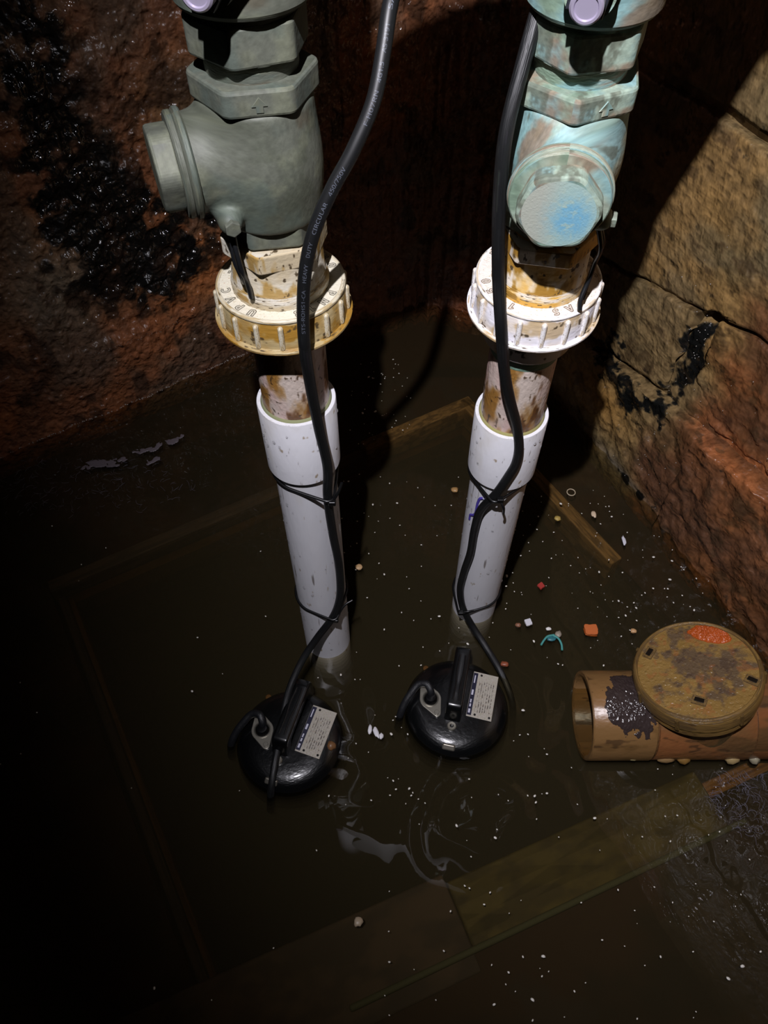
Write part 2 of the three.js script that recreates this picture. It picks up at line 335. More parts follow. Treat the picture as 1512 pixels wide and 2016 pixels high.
/* ---------- sump: floor, rim, sump walls ---------- */
const SC = [[0.146, -0.934], [-0.496, -0.573], [-0.18, -0.02], [0.53, -0.315]];   // back, left, front, right corners of the sump opening
const shallowMap = tex(512, 512, (u, v) => { let c = [72, 48, 34]; c = mix3(c, [48, 38, 30], sstep(0.4, 0.65, fbm(u * 8, v * 8, 4))); return mix3(c, [70, 60, 56], sstep(0.6, 0.75, fbm(u * 20, v * 20, 4)) * 0.6); });
const floorMat = std({ map: shallowMap, roughness: 0.9 });
{
  const s = new THREE.Shape([[-1.3, 0.35], [-1.3, -1.35], [0.9, -1.35], [0.9, 0.35]].map(([x, z]) => new THREE.Vector2(x, -z)));
  s.holes.push(new THREE.Path(SC.map(([x, z]) => new THREE.Vector2(x, -z))));
  const g = new THREE.ExtrudeGeometry(s, { depth: 0.08, bevelEnabled: false }); g.rotateX(-Math.PI / 2); g.translate(0, -0.124, 0);
  struct('floor', g, floorMat);
  const bottom = new THREE.BoxGeometry(2.2, 0.05, 1.7); bottom.translate(-0.2, -0.425, -0.5);
  struct('floor_sump', bottom, floorMat);
}
const sumpMat = std({ roughness: 0.85, map: tex(256, 256, (u, v) => mix3([196, 138, 76], [146, 96, 54], sstep(0.35, 0.65, fbm(u * 8, v * 8, 4)))) });
const rimMat = std({ roughness: 0.8, map: tex(256, 64, (u, v) => mix3([160, 124, 78], [112, 86, 54], sstep(0.35, 0.7, fbm(u * 20, v * 6, 4)))) });
const oliveMat = std({ roughness: 0.7, map: tex(256, 64, (u, v) => mix3([112, 98, 48], [88, 76, 40], sstep(0.35, 0.65, fbm(u * 10, v * 4, 4)))) });
const brownMat = std({ roughness: 0.8, map: tex(256, 64, (u, v) => mix3([112, 92, 76], [88, 74, 64], sstep(0.35, 0.65, fbm(u * 10, v * 4, 4)))) });
const bar = (a, b, y0, y1, w, off, mat, parent, name) => {   // box along a-b, from y0 to y1, w wide, moved off sideways
  const dx = b[0] - a[0], dz = b[1] - a[1], l = Math.hypot(dx, dz), g = new RoundedBoxGeometry(l, y1 - y0, w, 2, 0.003);
  const o = part(parent, name, g, mat); o.position.set((a[0] + b[0]) / 2 - dz / l * off, (y0 + y1) / 2, (a[1] + b[1]) / 2 + dx / l * off); o.rotation.y = -Math.atan2(dz, dx); return o;
};
{
  const sw = struct('wall_sump');
  for (let i = 0; i < 4; i++) bar(i === 3 ? [0.352, -0.602] : SC[i], SC[(i + 1) % 4], -0.4, i === 1 ? -0.078 : -0.046, 0.02, -0.012, sumpMat, sw, 'sump_side');
  const rim = struct('trim_1');
  bar(SC[0], [-0.04, -0.829], -0.07, -0.022, 0.024, -0.012, rimMat, rim, 'rim_bar');
  bar([-0.04, -0.829], SC[1], -0.07, -0.04, 0.022, -0.012, brownMat, rim, 'rim_bar');
  bar(SC[1], SC[2], -0.1, -0.062, 0.012, -0.009, brownMat, rim, 'rim_bar');
  bar([0.352, -0.602], SC[0], -0.07, -0.022, 0.022, -0.012, rimMat, rim, 'rim_bar');
  const beam = thing('sunken_beam', 'sunken olive and brown beam crossing the lower right corner under the water', 'beam');
  bar([0.40, -0.262], [0.085, -0.135], -0.1, -0.034, 0.072, 0.0, oliveMat, beam, 'olive_section');
  bar([0.085, -0.135], [-0.30, 0.02], -0.11, -0.04, 0.105, -0.006, brownMat, beam, 'brown_section');
  bar([0.42, -0.27], [-0.05, -0.0805], -0.06, -0.03, 0.007, -0.037, std({ color: 0x5c5e44, roughness: 0.8 }), beam, 'edge_strip');
}

/* ---------- water ---------- */
const ripple = (x, z) => {
  let y = 0;
  const ring = (cx, cz, r0, lam, amp, fall) => { const r = Math.hypot((x - cx), (z - cz)) + (fbm(x * 16 + cx * 50, z * 16, 3) - 0.5) * 0.05; y += amp * Math.cos((r - r0) / lam * 6.283) * Math.exp(-(((r - r0) / fall) ** 2)); };
  ring(0.11, -0.225, 0.045, 0.045, 0.0009, 0.045);
  ring(0.10, -0.36, 0.10, 0.05, 0.0004, 0.05);
  ring(-0.03, -0.37, 0.03, 0.04, 0.0005, 0.05);
  y += 0.0011 * (fbm(x * 26, z * 26, 3) - 0.5) * blob(x, z, -0.42, -0.68, 0.25, 0.14) * 2;
  y += 0.0016 * (fbm(x * 30 + 7, z * 30, 3) - 0.5) * blob(x, z, 0.47, -0.24, 0.12, 0.07) * 2;
  y += 0.00035 * (fbm(x * 9, z * 9, 2) - 0.5);
  return y;
};
{
  const g = grid(460, 340, (s, t) => { const x = lerp(-1.25, 0.85, s), z = lerp(0.32, -1.3, t); return { p: [x, ripple(x, z), z], uv: [x, z] }; });
  const water = struct('water', g, phys({ color: 0xe6e0cc, roughness: 0.0, transmission: 1, thickness: 0, ior: 1.33, specularIntensity: 1 }));
  // suspended silt: thin clouded sheets that thicken the water with depth
  const siltCol = new THREE.Color().setRGB(0.055, 0.047, 0.031);
  [[0.006, 0.12], [0.014, 0.13], [0.023, 0.15], [0.034, 0.18], [0.047, 0.24], [0.064, 0.34], [0.09, 0.5], [0.125, 0.7]].forEach(([d, o], i) => {
    const p = new THREE.PlaneGeometry(2.1, 1.62); p.rotateX(-Math.PI / 2); p.translate(-0.2, -d, -0.49);
    part(water, 'silt_sheet', p, std({ color: siltCol, roughness: 1, transparent: true, opacity: o, side: THREE.DoubleSide }));
  });
  water.traverse((m) => { m.castShadow = false; });
}

/* ---------- risers, unions and valves ---------- */
function makeRiser(r, H) {   // H: heights along the axis
  const R = 0.0293;
  part(r, 'lower_pipe', lathe([[0, -0.2], [R, -0.2], [R, H.coupB + 0.02]], 72), M.pvc);
  part(r, 'coupling', lathe([[R, H.coupB], [0.0325, H.coupB], [0.034, H.coupB + 0.002], [0.034, H.coupT - 0.001], [0.0335, H.coupT], [0.0305, H.coupT], [0.03, H.coupT - 0.006], [R - 0.001, H.coupT - 0.006]], 72), M.pvc);
  part(r, 'cement_bead', lathe([[0.0285, H.coupT - 0.003], [0.0305, H.coupT - 0.004], [0.0302, H.coupT - 0.0005], [0.0285, H.coupT + 0.002]], 48), std({ color: H.bead, roughness: 0.4 }));
  part(r, 'upper_pipe', lathe([[0.0285, H.coupT - 0.03], [0.0285, H.nutB - 0.02], [0.0285, H.nutB + 0.01]], 72), M.aged);
  part(r, 'tail_ring', lathe([[0.0285, H.nutB - H.tail], [0.0345, H.nutB - H.tail], [0.0365, H.nutB - H.tail + 0.003], [0.0365, H.nutB + 0.004], [0.03, H.nutB + 0.004]], 60), H.nutMat);
  const y0 = H.nutB, y1 = H.nutT, nut = part(r, 'union_nut', lathe([[0.03, y0], [0.0500, y0], [0.0515, y0 + 0.001], [0.0515, y0 + 0.0025], [0.0478, y0 + 0.0035], [0.0468, y1 - 0.004], [0.0455, y1 - 0.0008]], 96, 0.7), H.nutMat);
  const face = new THREE.RingGeometry(0.03, 0.0462, 96, 4); face.rotateX(-Math.PI / 2); face.rotateY(H.textTurn); face.translate(0, y1 - 0.0003, 0);
  { const p = face.attributes.position, uv = face.attributes.uv, c = Math.cos(-H.textTurn), s = Math.sin(-H.textTurn); for (let i = 0; i < p.count; i++) { const x = p.getX(i) * c + p.getZ(i) * s, z = -p.getX(i) * s + p.getZ(i) * c; uv.setXY(i, 0.5 + x / 0.1016, 0.5 - z / 0.1016); } }
  part(nut, 'lettered_face', face, H.faceMat);
  part(nut, 'rounded_rim', new THREE.TorusGeometry(0.0455, 0.0018, 10, 96).rotateX(Math.PI / 2).translate(0, y1 - 0.0014, 0), H.rimMat);
  const rib = new THREE.CapsuleGeometry(0.0021, y1 - y0 - 0.0105, 4, 10); const n = 17;
  for (let i = 0; i < n; i++) { const a = H.ribTurn + i / n * Math.PI * 2, o = part(nut, 'grip_rib', rib, H.rimMat); o.position.set(Math.sin(a) * 0.0477, (y0 + y1) / 2 - 0.0005, Math.cos(a) * 0.0477); }
  const hy = H.hexB;
  part(r, 'union_collar', lathe([[0.03, y1 - 0.002], [0.0352, y1 - 0.001], [0.0355, y1 + 0.004], [0.0345, y1 + 0.0075], [0.033, y1 + 0.0095], [0.0325, hy + 0.001]], 72, 0.7), H.collarMat);
  const hex = part(r, 'union_hexagon', prism(6, 0.0375, H.hexT - hy, 0.001, Math.PI), H.collarMat); hex.position.y = hy; hex.rotation.y = H.hexTurn;
  part(r, 'thread', lathe([[0.027, H.hexT - 0.001], [0.027, H.hexT + 0.006]], 40), H.collarMat);
  if (H.tail > 0.02) part(r, 'green_stain', lathe([[0.0287, H.nutB - H.tail - 0.014], [0.0289, H.nutB - H.tail - 0.012], [0.0289, H.nutB - H.tail - 0.001], [0.0287, H.nutB - H.tail]], 72), std({ color: 0x6f8f7c, roughness: 0.45, bumpMap: fineBump, bumpScale: 0.0005 }), { label: 'green stained band under the nut' });
  // beads of water on the white pipe
  const drops = []; const base = new THREE.SphereGeometry(1, 7, 5, 0, Math.PI * 2, 0, Math.PI / 2);
  for (let i = 0; i < 150; i++) {
    const side = rnd() < 0.55, a = side ? (rnd() < 0.5 ? -1 : 1) * rr(0.9, 1.75) : rr(-1.6, 1.6), k = rnd() ** 3, s = 0.0006 + 0.0013 * k, y = rr(0.02, H.coupT - 0.01), rad = y > H.coupB ? 0.034 : R;
    const g = base.clone(); g.scale(s, s * 0.6, s * rr(1, 1.5)); g.rotateX(Math.PI / 2); g.translate(0, 0, rad - 0.0001); g.rotateY(a); g.translate(0, y, 0); drops.push(g);
  }
  part(r, 'water_drops', mergeGeometries(drops), M.drop, { kind: 'stuff' });
}
const bodySDF = (x, y, z) => {   // swing check valve: barrel on y (0.012..0.09), access port towards +z at y 0.0515
  const bulge = 0.0335 + 0.0035 * Math.exp(-(((y - 0.046) / 0.026) ** 2));
  let d = capsDisk(x, y, z, bulge, 0.012, 0.0885, 0.004);
  d = smin(d, capsDisk(x, z, y - 0.0515, 0.0285, -0.01, 0.05, 0.002), 0.014);
  d = smin(d, Math.hypot(Math.max(Math.abs(x - 0.024) - 0.006, 0), y - 0.0267, z - 0.0323) - 0.0075, 0.006);
  return d;
};
const valveBody = skin(bodySDF, [0, 0.05, 0.012], 0.066, 72);
function makeValve(v, turn, mat, faceMat, turns) {
  part(v, 'lower_hexagon', prism(6, 0.0335, 0.0142, 0.0016, Math.PI / 6), mat).rotation.y = turns[0];
  const spin = (o) => { o.rotation.y = turn; return o; };
  const at = (o, dist) => { o.position.set(Math.sin(turn) * dist, 0.0515, Math.cos(turn) * dist); return o; };
  spin(part(v, 'valve_body', valveBody, mat));
  const ur = part(v, 'upper_ring', prism(6, 0.0385, 0.0147, 0.0018, Math.PI / 6, 0, 0.1), mat); ur.position.y = 0.0874; ur.rotation.y = turns[1];
  // cast arrow on the ring
  const s = new THREE.Shape([[0, 0.004], [0.0042, -0.0006], [0.0018, -0.0006], [0.0018, -0.004], [-0.0018, -0.004], [-0.0018, -0.0006], [-0.0042, -0.0006]].map((q) => new THREE.Vector2(...q)));
  const ar = part(v, 'cast_arrow', new THREE.ExtrudeGeometry(s, { depth: 0.0014, bevelEnabled: true, bevelSize: 0.0003, bevelThickness: 0.0003, bevelSegments: 1 }), mat); ar.position.set(Math.sin(turns[1]) * 0.0325, 0.0945, Math.cos(turns[1]) * 0.0325); ar.rotation.y = turns[1];
  part(v, 'upper_neck', lathe([[0.0, 0.1], [0.027, 0.1], [0.027, 0.116]], 48), mat);
  const flange = lathe([[0.02, 0], [0.0308, 0], [0.0318, 0.001], [0.0318, 0.0035], [0.0308, 0.0045], [0.0300, 0.005], [0.0306, 0.0056], [0.0306, 0.0085], [0.0296, 0.0095], [0.0, 0.0095]], 64, 0.7).rotateX(Math.PI / 2);
  at(spin(part(v, 'port_flange', flange, mat)), 0.0455);
  const plug = at(spin(part(v, 'port_plug', prism(6, 0.0268, 0.0145, 0.002, 0.35, 0, 0.24).rotateX(Math.PI / 2), mat)), 0.0535);
  const fc = new THREE.CircleGeometry(0.0218, 48); fc.translate(0, 0, 0.01465);
  part(plug, 'plug_face', fc, faceMat);
  const bolt = part(v, 'hinge_bolt', prism(6, 0.0052, 0.006, 0.0006).rotateX(Math.PI / 2).rotateY(Math.PI / 2).translate(0.033, 0.0267, 0.0323), mat); bolt.rotation.y = turn;
}
function makeBallValve(b, mat, stemTurn, leverTurn, hexTurn, reach, paddle) {
  part(b, 'lower_hexagon', prism(6, 0.0350, 0.0206, 0.0016, Math.PI / 6, 0, 0.08), mat).rotation.y = hexTurn;
  part(b, 'valve_body', lathe([[0.0, 0.0], [0.03, 0.0], [0.03, 0.0247], [0.036, 0.0247], [0.0375, 0.027], [0.0385, 0.045], [0.0375, 0.065], [0.036, 0.071], [0.03, 0.071]], 48, 0.5), mat);
  part(b, 'upper_hexagon', prism(8, 0.0338, 0.03, 0.0012, Math.PI / 8), mat).position.y = 0.068;
  part(b, 'upper_pipe', lathe([[0.0293, 0.09], [0.0293, 0.6]], 48), M.pvc);
  const st = (o, d, y = 0.046) => { o.rotation.y = stemTurn; o.position.set(Math.sin(stemTurn) * d, y, Math.cos(stemTurn) * d); return o; };
  st(part(b, 'stem_boss', lathe([[0.0, 0], [0.014, 0], [0.013, 0.016], [0.0, 0.016]], 36).rotateX(Math.PI / 2), mat), 0.03);
  st(part(b, 'stem_nut', lathe([[0.0, 0], [0.0072, 0], [0.0082, 0.001], [0.0082, 0.0085], [0.0072, 0.0095], [0.006, 0.0095], [0.0055, 0.0085], [0.0, 0.0085]], 40).rotateX(Math.PI / 2), M.stemNut), 0.052);
  const s = new THREE.Shape(); s.moveTo(-0.006, -0.0085); s.lineTo(0.03, -0.0085); s.absarc(reach, 0, paddle, -2.85, 2.85, false); s.lineTo(-0.006, 0.0085); s.closePath();
  const lv = st(part(b, 'shadow_lever', new THREE.ExtrudeGeometry(s, { depth: 0.006, bevelEnabled: true, bevelSize: 0.001, bevelThickness: 0.001, bevelSegments: 2, curveSegments: 24 }), M.handle), 0.046);  // unseen lever, its paddle shaped to cast the large wall shadows
  lv.rotateZ(leverTurn);
}
const riserL = thing('riser_pipe', 'white plastic riser pipe with the yellow-stained ribbed union nut, left of the two', 'pipe', [-0.075, 0, -0.46]);
makeRiser(riserL, { coupB: 0.373, coupT: 0.4536, nutB: 0.5463, nutT: 0.5738, hexB: 0.604, hexT: 0.6174, tail: 0.006, bead: 0x8c8f6a, nutMat: M.nutL, faceMat: M.faceL, rimMat: M.nutRimL, collarMat: M.collarL, hexTurn: -0.21, ribTurn: 0.06, textTurn: 2.7 });
const valveL = thing('check_valve', 'grey-green bronze check valve with its capped port facing the left wall', 'valve', [-0.075, 0.619, -0.46]);
makeValve(valveL, -70 * Math.PI / 180, M.bronzeL, M.plugFaceL, [0.15, 0.19]);
const ballL = thing('ball_valve', 'grey bronze ball valve with round stem nut directly above the left check valve', 'valve', [-0.075, 0.731, -0.46]);
makeBallValve(ballL, M.bronzeL, -0.2, 0.95, 0.37, 0.185, 0.085);

const lean = new THREE.Quaternion().setFromUnitVectors(new THREE.Vector3(0, 1, 0), new THREE.Vector3(-0.0075, 0.55, 0.034).normalize());
const onLean = (s) => new THREE.Vector3(0.1235, 0, -0.512).add(new THREE.Vector3(0, s, 0).applyQuaternion(lean)).toArray();
const riserR = thing('riser_pipe', 'bright white plastic riser pipe with purple pen mark and white ribbed union nut', 'pipe', [0.1235, 0, -0.512]); riserR.quaternion.copy(lean);
makeRiser(riserR, { coupB: 0.3266, coupT: 0.4098, nutB: 0.5362, nutT: 0.566, hexB: 0.600, hexT: 0.6126, tail: 0.03, bead: 0x9a9460, nutMat: M.nutR, faceMat: M.faceR, rimMat: M.nutRimR, collarMat: M.collarR, hexTurn: 0.33, ribTurn: 0.0, textTurn: -0.75 });
const valveR = thing('check_valve', 'pale teal bronze check valve whose blue-crusted plug faces forward', 'valve', onLean(0.6155)); valveR.quaternion.copy(lean);
makeValve(valveR, -10 * Math.PI / 180, M.bronzeR, M.plugFaceR, [0.2, 0.36]);
const ballR = thing('ball_valve', 'teal-patched bronze ball valve with round stem nut directly above the teal check valve', 'valve', onLean(0.7285)); ballR.quaternion.copy(lean);
makeBallValve(ballR, M.bronzeR, -0.28, 1.4, 0.16, 0.25, 0.08);

/* ---------- power cables ---------- */
const sheathTint = (g, W, Hh, n) => { g.fillStyle = '#0f1011'; g.fillRect(0, 0, W, Hh); for (let i = 0; i < n; i++) { g.fillStyle = `rgba(${96 + rnd() * 50},${96 + rnd() * 46},${96 + rnd() * 40},${rnd() * 0.1})`; g.fillRect(rnd() * W, rnd() * Hh, 4 + rnd() * 60, 1 + rnd() * 2); } };
const sheathMat = std({ map: canvasTex(2048, 64, (g, W, Hh) => sheathTint(g, W, Hh, 500)), roughness: 0.48, bumpMap: fineBump, bumpScale: 0.0003 });
function cable(name, label, pts, words, rad = 0.0044) {
  const c = new THREE.CatmullRomCurve3(pts.map((p) => new THREE.Vector3(...p)), false, 'centripetal');
  // tube with its seam at the back; t0..t1 along it, a0..a1 round it (0 is the front)
  const wrap = (N, S, t0, t1, a0, a1, rd) => {
    const P = [], U = [], I = [];
    for (let i = 0; i <= N; i++) {
      const t = lerp(t0, t1, i / N), p = c.getPointAt(t), T = c.getTangentAt(t), f = new THREE.Vector3(0, 0.5, 1); f.addScaledVector(T, -f.dot(T)).normalize(); const b = new THREE.Vector3().crossVectors(T, f);
      for (let k = 0; k <= S; k++) { const a = lerp(a0, a1, k / S), q = p.clone().addScaledVector(f, Math.cos(a) * rd).addScaledVector(b, Math.sin(a) * rd); P.push(q.x, q.y, q.z); U.push(1 - i / N, k / S); }
    }
    for (let i = 0; i < N; i++) for (let k = 0; k < S; k++) { const a = i * (S + 1) + k, b = a + S + 1; I.push(a, a + 1, b, b, a + 1, b + 1); }
    const g = new THREE.BufferGeometry(); g.setAttribute('position', new THREE.Float32BufferAttribute(P, 3)); g.setAttribute('uv', new THREE.Float32BufferAttribute(U, 2)); g.setIndex(I); g.computeVertexNormals(); return g;
  };
  const t = thing(name, label, 'cable');
  part(t, 'sheath', wrap(260, 16, 0, 1, -Math.PI, Math.PI, rad), sheathMat);
  if (words.length) {
    const tAt = (y) => { let a = 0, b = 0.7; for (let i = 0; i < 40; i++) { const m = (a + b) / 2; if (c.getPointAt(m).y > y) a = m; else b = m; } return a; };
    const t0 = tAt(0.757), t1 = tAt(0.562);
    const print = canvasTex(2048, 64, (g, W, Hh) => {
      sheathTint(g, W, Hh, 160); g.fillStyle = '#7c8494'; g.textBaseline = 'middle'; g.font = '26px sans-serif';
      for (const [s, y0, y1] of words) { const x0 = (t1 - tAt(y0)) / (t1 - t0) * W, x1 = (t1 - tAt(y1)) / (t1 - t0) * W, w = g.measureText(s).width; g.save(); g.translate(x0, Hh * 0.55); g.scale((x1 - x0) / w, 1); g.globalAlpha = 0.5 + rnd() * 0.2; g.fillText(s, 0, 0); g.restore(); }
    });
    part(t, 'printed_lettering', wrap(120, 6, t0, t1, -0.95, 0.95, rad + 0.00008), std({ map: print, roughness: 0.46 }), { label: 'pale printed lettering along the cable' });
  }
  return t;
}
const pathL = [[0.012, 0.82, -0.52], [0.0075, 0.7622, -0.473], [0.003, 0.749, -0.459], [-0.0005, 0.732, -0.447], [-0.006, 0.7116, -0.435], [-0.0184, 0.6884, -0.424], [-0.0303, 0.6701, -0.418], [-0.0422, 0.6464, -0.413], [-0.0493, 0.6231, -0.41], [-0.0537, 0.5928, -0.407], [-0.0552, 0.5606, -0.4035], [-0.0553, 0.5121, -0.413], [-0.0536, 0.4554, -0.4225], [-0.0499, 0.4002, -0.4255], [-0.0523, 0.3601, -0.426], [-0.0515, 0.291, -0.4305], [-0.0484, 0.2193, -0.433], [-0.0513, 0.1561, -0.431], [-0.0605, 0.1235, -0.4255], [-0.0803, 0.0897, -0.416], [-0.0978, 0.0671, -0.4], [-0.1137, 0.0481, -0.372], [-0.1215, 0.034, -0.345], [-0.1255, 0.022, -0.315], [-0.1295, 0.0165, -0.285], [-0.133, 0.004, -0.26], [-0.137, -0.03, -0.247]];
const pathR = [[0.092, 0.82, -0.52], [0.089, 0.757, -0.478], [0.085, 0.7506, -0.466], [0.077, 0.7238, -0.449], [0.0707, 0.6928, -0.436], [0.0715, 0.6526, -0.432], [0.075, 0.6173, -0.431], [0.0779, 0.595, -0.431], [0.0831, 0.5618, -0.424], [0.092, 0.5145, -0.429], [0.1028, 0.473, -0.438], [0.1171, 0.424, -0.449], [0.1224, 0.3952, -0.4505], [0.1226, 0.3717, -0.4525], [0.1189, 0.3564, -0.4525], [0.1112, 0.3289, -0.4535], [0.1001, 0.284, -0.464], [0.0981, 0.2423, -0.4685], [0.0985, 0.1921, -0.4715], [0.0961, 0.1375, -0.4785], [0.0959, 0.089, -0.482], [0.103, 0.0479, -0.4785], [0.1178, 0.0171, -0.468], [0.1349, 0.002, -0.446], [0.152, -0.002, -0.412], [0.165, -0.016, -0.38], [0.168, -0.06, -0.35]];
cable('power_cable', 'black cable with pale printing hanging over the left, yellow-stained union nut', pathL, [['STS-ROHS1-CA', 0.574, 0.607], ['HEAVY', 0.612, 0.625], ['DUTY', 0.6295, 0.6395], ['CIRCULAR', 0.6445, 0.663], ['450/750V', 0.667, 0.6815], ['F-H07RN', 0.701, 0.7165], ['4G1.5', 0.7195, 0.728], ['AS 3191', 0.7315, 0.743], ['SAA', 0.7475, 0.755]]);
cable('power_cable', 'plain black cable passing in front of the teal valve to the right-hand pump', pathR, []);

/* ---------- cable ties ---------- */
function tie(label, axis, y, R, [cx, cz], rc, slope, tail) {   // a strap round the pipe and the cable: hull of two circles
  const pts = [], dx = cx - axis[0], dz = cz - axis[1], D = Math.hypot(dx, dz), a0 = Math.atan2(dz, dx), b = Math.acos(clamp((R - rc) / D, -1, 1));
  for (let i = 0; i <= 26; i++) { const a = a0 + b + (Math.PI * 2 - 2 * b) * i / 26; pts.push([axis[0] + Math.cos(a) * R, 0, axis[1] + Math.sin(a) * R]); }
  for (let i = 0; i <= 8; i++) { const a = a0 - b + 2 * b * i / 8; pts.push([cx + Math.cos(a) * rc, 0, cz + Math.sin(a) * rc]); }
  for (const p of pts) p[1] = y + slope[0] * (p[0] - axis[0]) + slope[1] * (p[2] - axis[1]);
  const t = thing('cable_tie', label, 'cable tie');
  const g = pipeAlong(pts, 0.0016, 150, 8, true); part(t, 'strap', g, M.tie);
  const hd = part(t, 'lock_head', new RoundedBoxGeometry(0.007, 0.0055, 0.006, 2, 0.0012), M.tie); hd.position.set(tail[0][0], tail[0][1], tail[0][2]);
  part(t, 'tail', pipeAlong(tail, 0.0014, 24, 7), M.tie);
}
tie('black cable tie just below the coupling of the left white pipe', [-0.075, -0.46], 0.364, 0.0308, [-0.0523, -0.426], 0.0062, [-0.05, -0.1], [[-0.048, 0.3565, -0.4205], [-0.042, 0.366, -0.425], [-0.0385, 0.374, -0.43]]);
tie('black cable tie low on the left pipe, its tail sticking out right', [-0.075, -0.46], 0.131, 0.0308, [-0.0598, -0.426], 0.0062, [0.08, -0.12], [[-0.057, 0.124, -0.4215], [-0.046, 0.137, -0.434], [-0.037, 0.140, -0.439]]);
tie('black cable tie with a bent tail just below the coupling of the right white pipe', [0.118, -0.492], 0.318, 0.0308, [0.1105, -0.4545], 0.0062, [0.02, 0.05], [[0.1145, 0.3225, -0.449], [0.118, 0.316, -0.444], [0.1195, 0.308, -0.446], [0.1205, 0.299, -0.449]]);
tie('black cable tie near the water on the right white pipe', [0.1225, -0.509], 0.05, 0.0308, [0.102, -0.4785], 0.0062, [0.1, -0.05], [[0.0995, 0.047, -0.473], [0.109, 0.05, -0.473], [0.116, 0.05, -0.4745]]);

/* pen mark on the right pipe */
{
  const q = [[-0.62, 0.3], [-0.74, 0.296], [-0.82, 0.285], [-0.86, 0.262], [-0.95, 0.257], [-1.08, 0.252], [-1.1, 0.243]].map(([a, y]) => [Math.sin(a) * 0.0292, y, Math.cos(a) * 0.0292]);
  part(riserR, 'pen_mark', pipeAlong(q, 0.0017, 60, 6), std({ color: 0x4f42a4, roughness: 0.5 }), { label: 'purple pen mark' });
}
/* slime hanging from the valves */
const slime = std({ color: 0x17181a, roughness: 0.3 });
single('slime_strand', 'dark slime strands hanging from the left grey valve over the white collar', 'slime', mergeGeometries([pipeAlong([[-0.0955, 0.642, -0.426], [-0.0945, 0.628, -0.4205], [-0.093, 0.612, -0.4195], [-0.0918, 0.6, -0.4235], [-0.091, 0.585, -0.4255]], 0.0019, 40, 7), pipeAlong([[-0.0965, 0.64, -0.4265], [-0.0975, 0.62, -0.4215], [-0.0955, 0.606, -0.4225], [-0.0945, 0.596, -0.4265]], 0.0013, 40, 7)]), slime);
single('slime_strand', 'dark slime strands hanging from the teal valve onto the white nut', 'slime', mergeGeometries([pipeAlong([[0.1385, 0.632, -0.4385], [0.144, 0.615, -0.4385], [0.1445, 0.6, -0.444], [0.1435, 0.585, -0.4445], [0.1395, 0.572, -0.4385], [0.14, 0.566, -0.436]], 0.0018, 50, 7), pipeAlong([[0.142, 0.628, -0.446], [0.148, 0.612, -0.448], [0.1475, 0.598, -0.452], [0.146, 0.582, -0.4515], [0.1425, 0.57, -0.442]], 0.0013, 50, 7)]), slime);

/* ---------- pumps ---------- */
const plateMap = canvasTex(256, 512, (g, W, Hh) => {
  g.fillStyle = '#b4aea2'; g.fillRect(0, 0, W, Hh);
  for (let i = 0; i < 700; i++) { g.fillStyle = `rgba(${100 + rnd() * 60},${88 + rnd() * 50},70,${rnd() * 0.22})`; g.fillRect(rnd() * W, rnd() * Hh, 2 + rnd() * 10, 2 + rnd() * 12); }
  g.fillStyle = '#191a33'; g.fillRect(0, 12, 46, Hh - 24);
  g.fillStyle = '#c8c8d8'; g.fillRect(14, 40, 12, 90); g.fillRect(10, 210, 20, 60); g.fillRect(12, 320, 14, 40); g.fillRect(12, 372, 16, 34); g.fillRect(10, 430, 20, 46);
  g.strokeStyle = 'rgba(70,62,56,.55)'; g.lineWidth = 2;
  for (let k = 0; k < 7; k++) { g.beginPath(); g.moveTo(74 + k * 24, 90); g.lineTo(74 + k * 24, Hh - 60); g.stroke(); }
  for (let k = 0; k < 90; k++) { g.fillStyle = `rgba(60,54,50,${0.25 + rnd() * 0.35})`; g.fillRect(70 + Math.floor(rnd() * 7) * 24 + 6, 90 + rnd() * 340, 8, 6 + rnd() * 26); }
});
const plateMat = std({ map: plateMap, roughness: 0.42, metalness: 0.15, bumpMap: fineBump, bumpScale: 0.0002 });
const bossMat = std({ color: 0x0d0d0e, roughness: 0.2 });
const rust = std({ color: 0x6a4a2c, roughness: 0.5 });
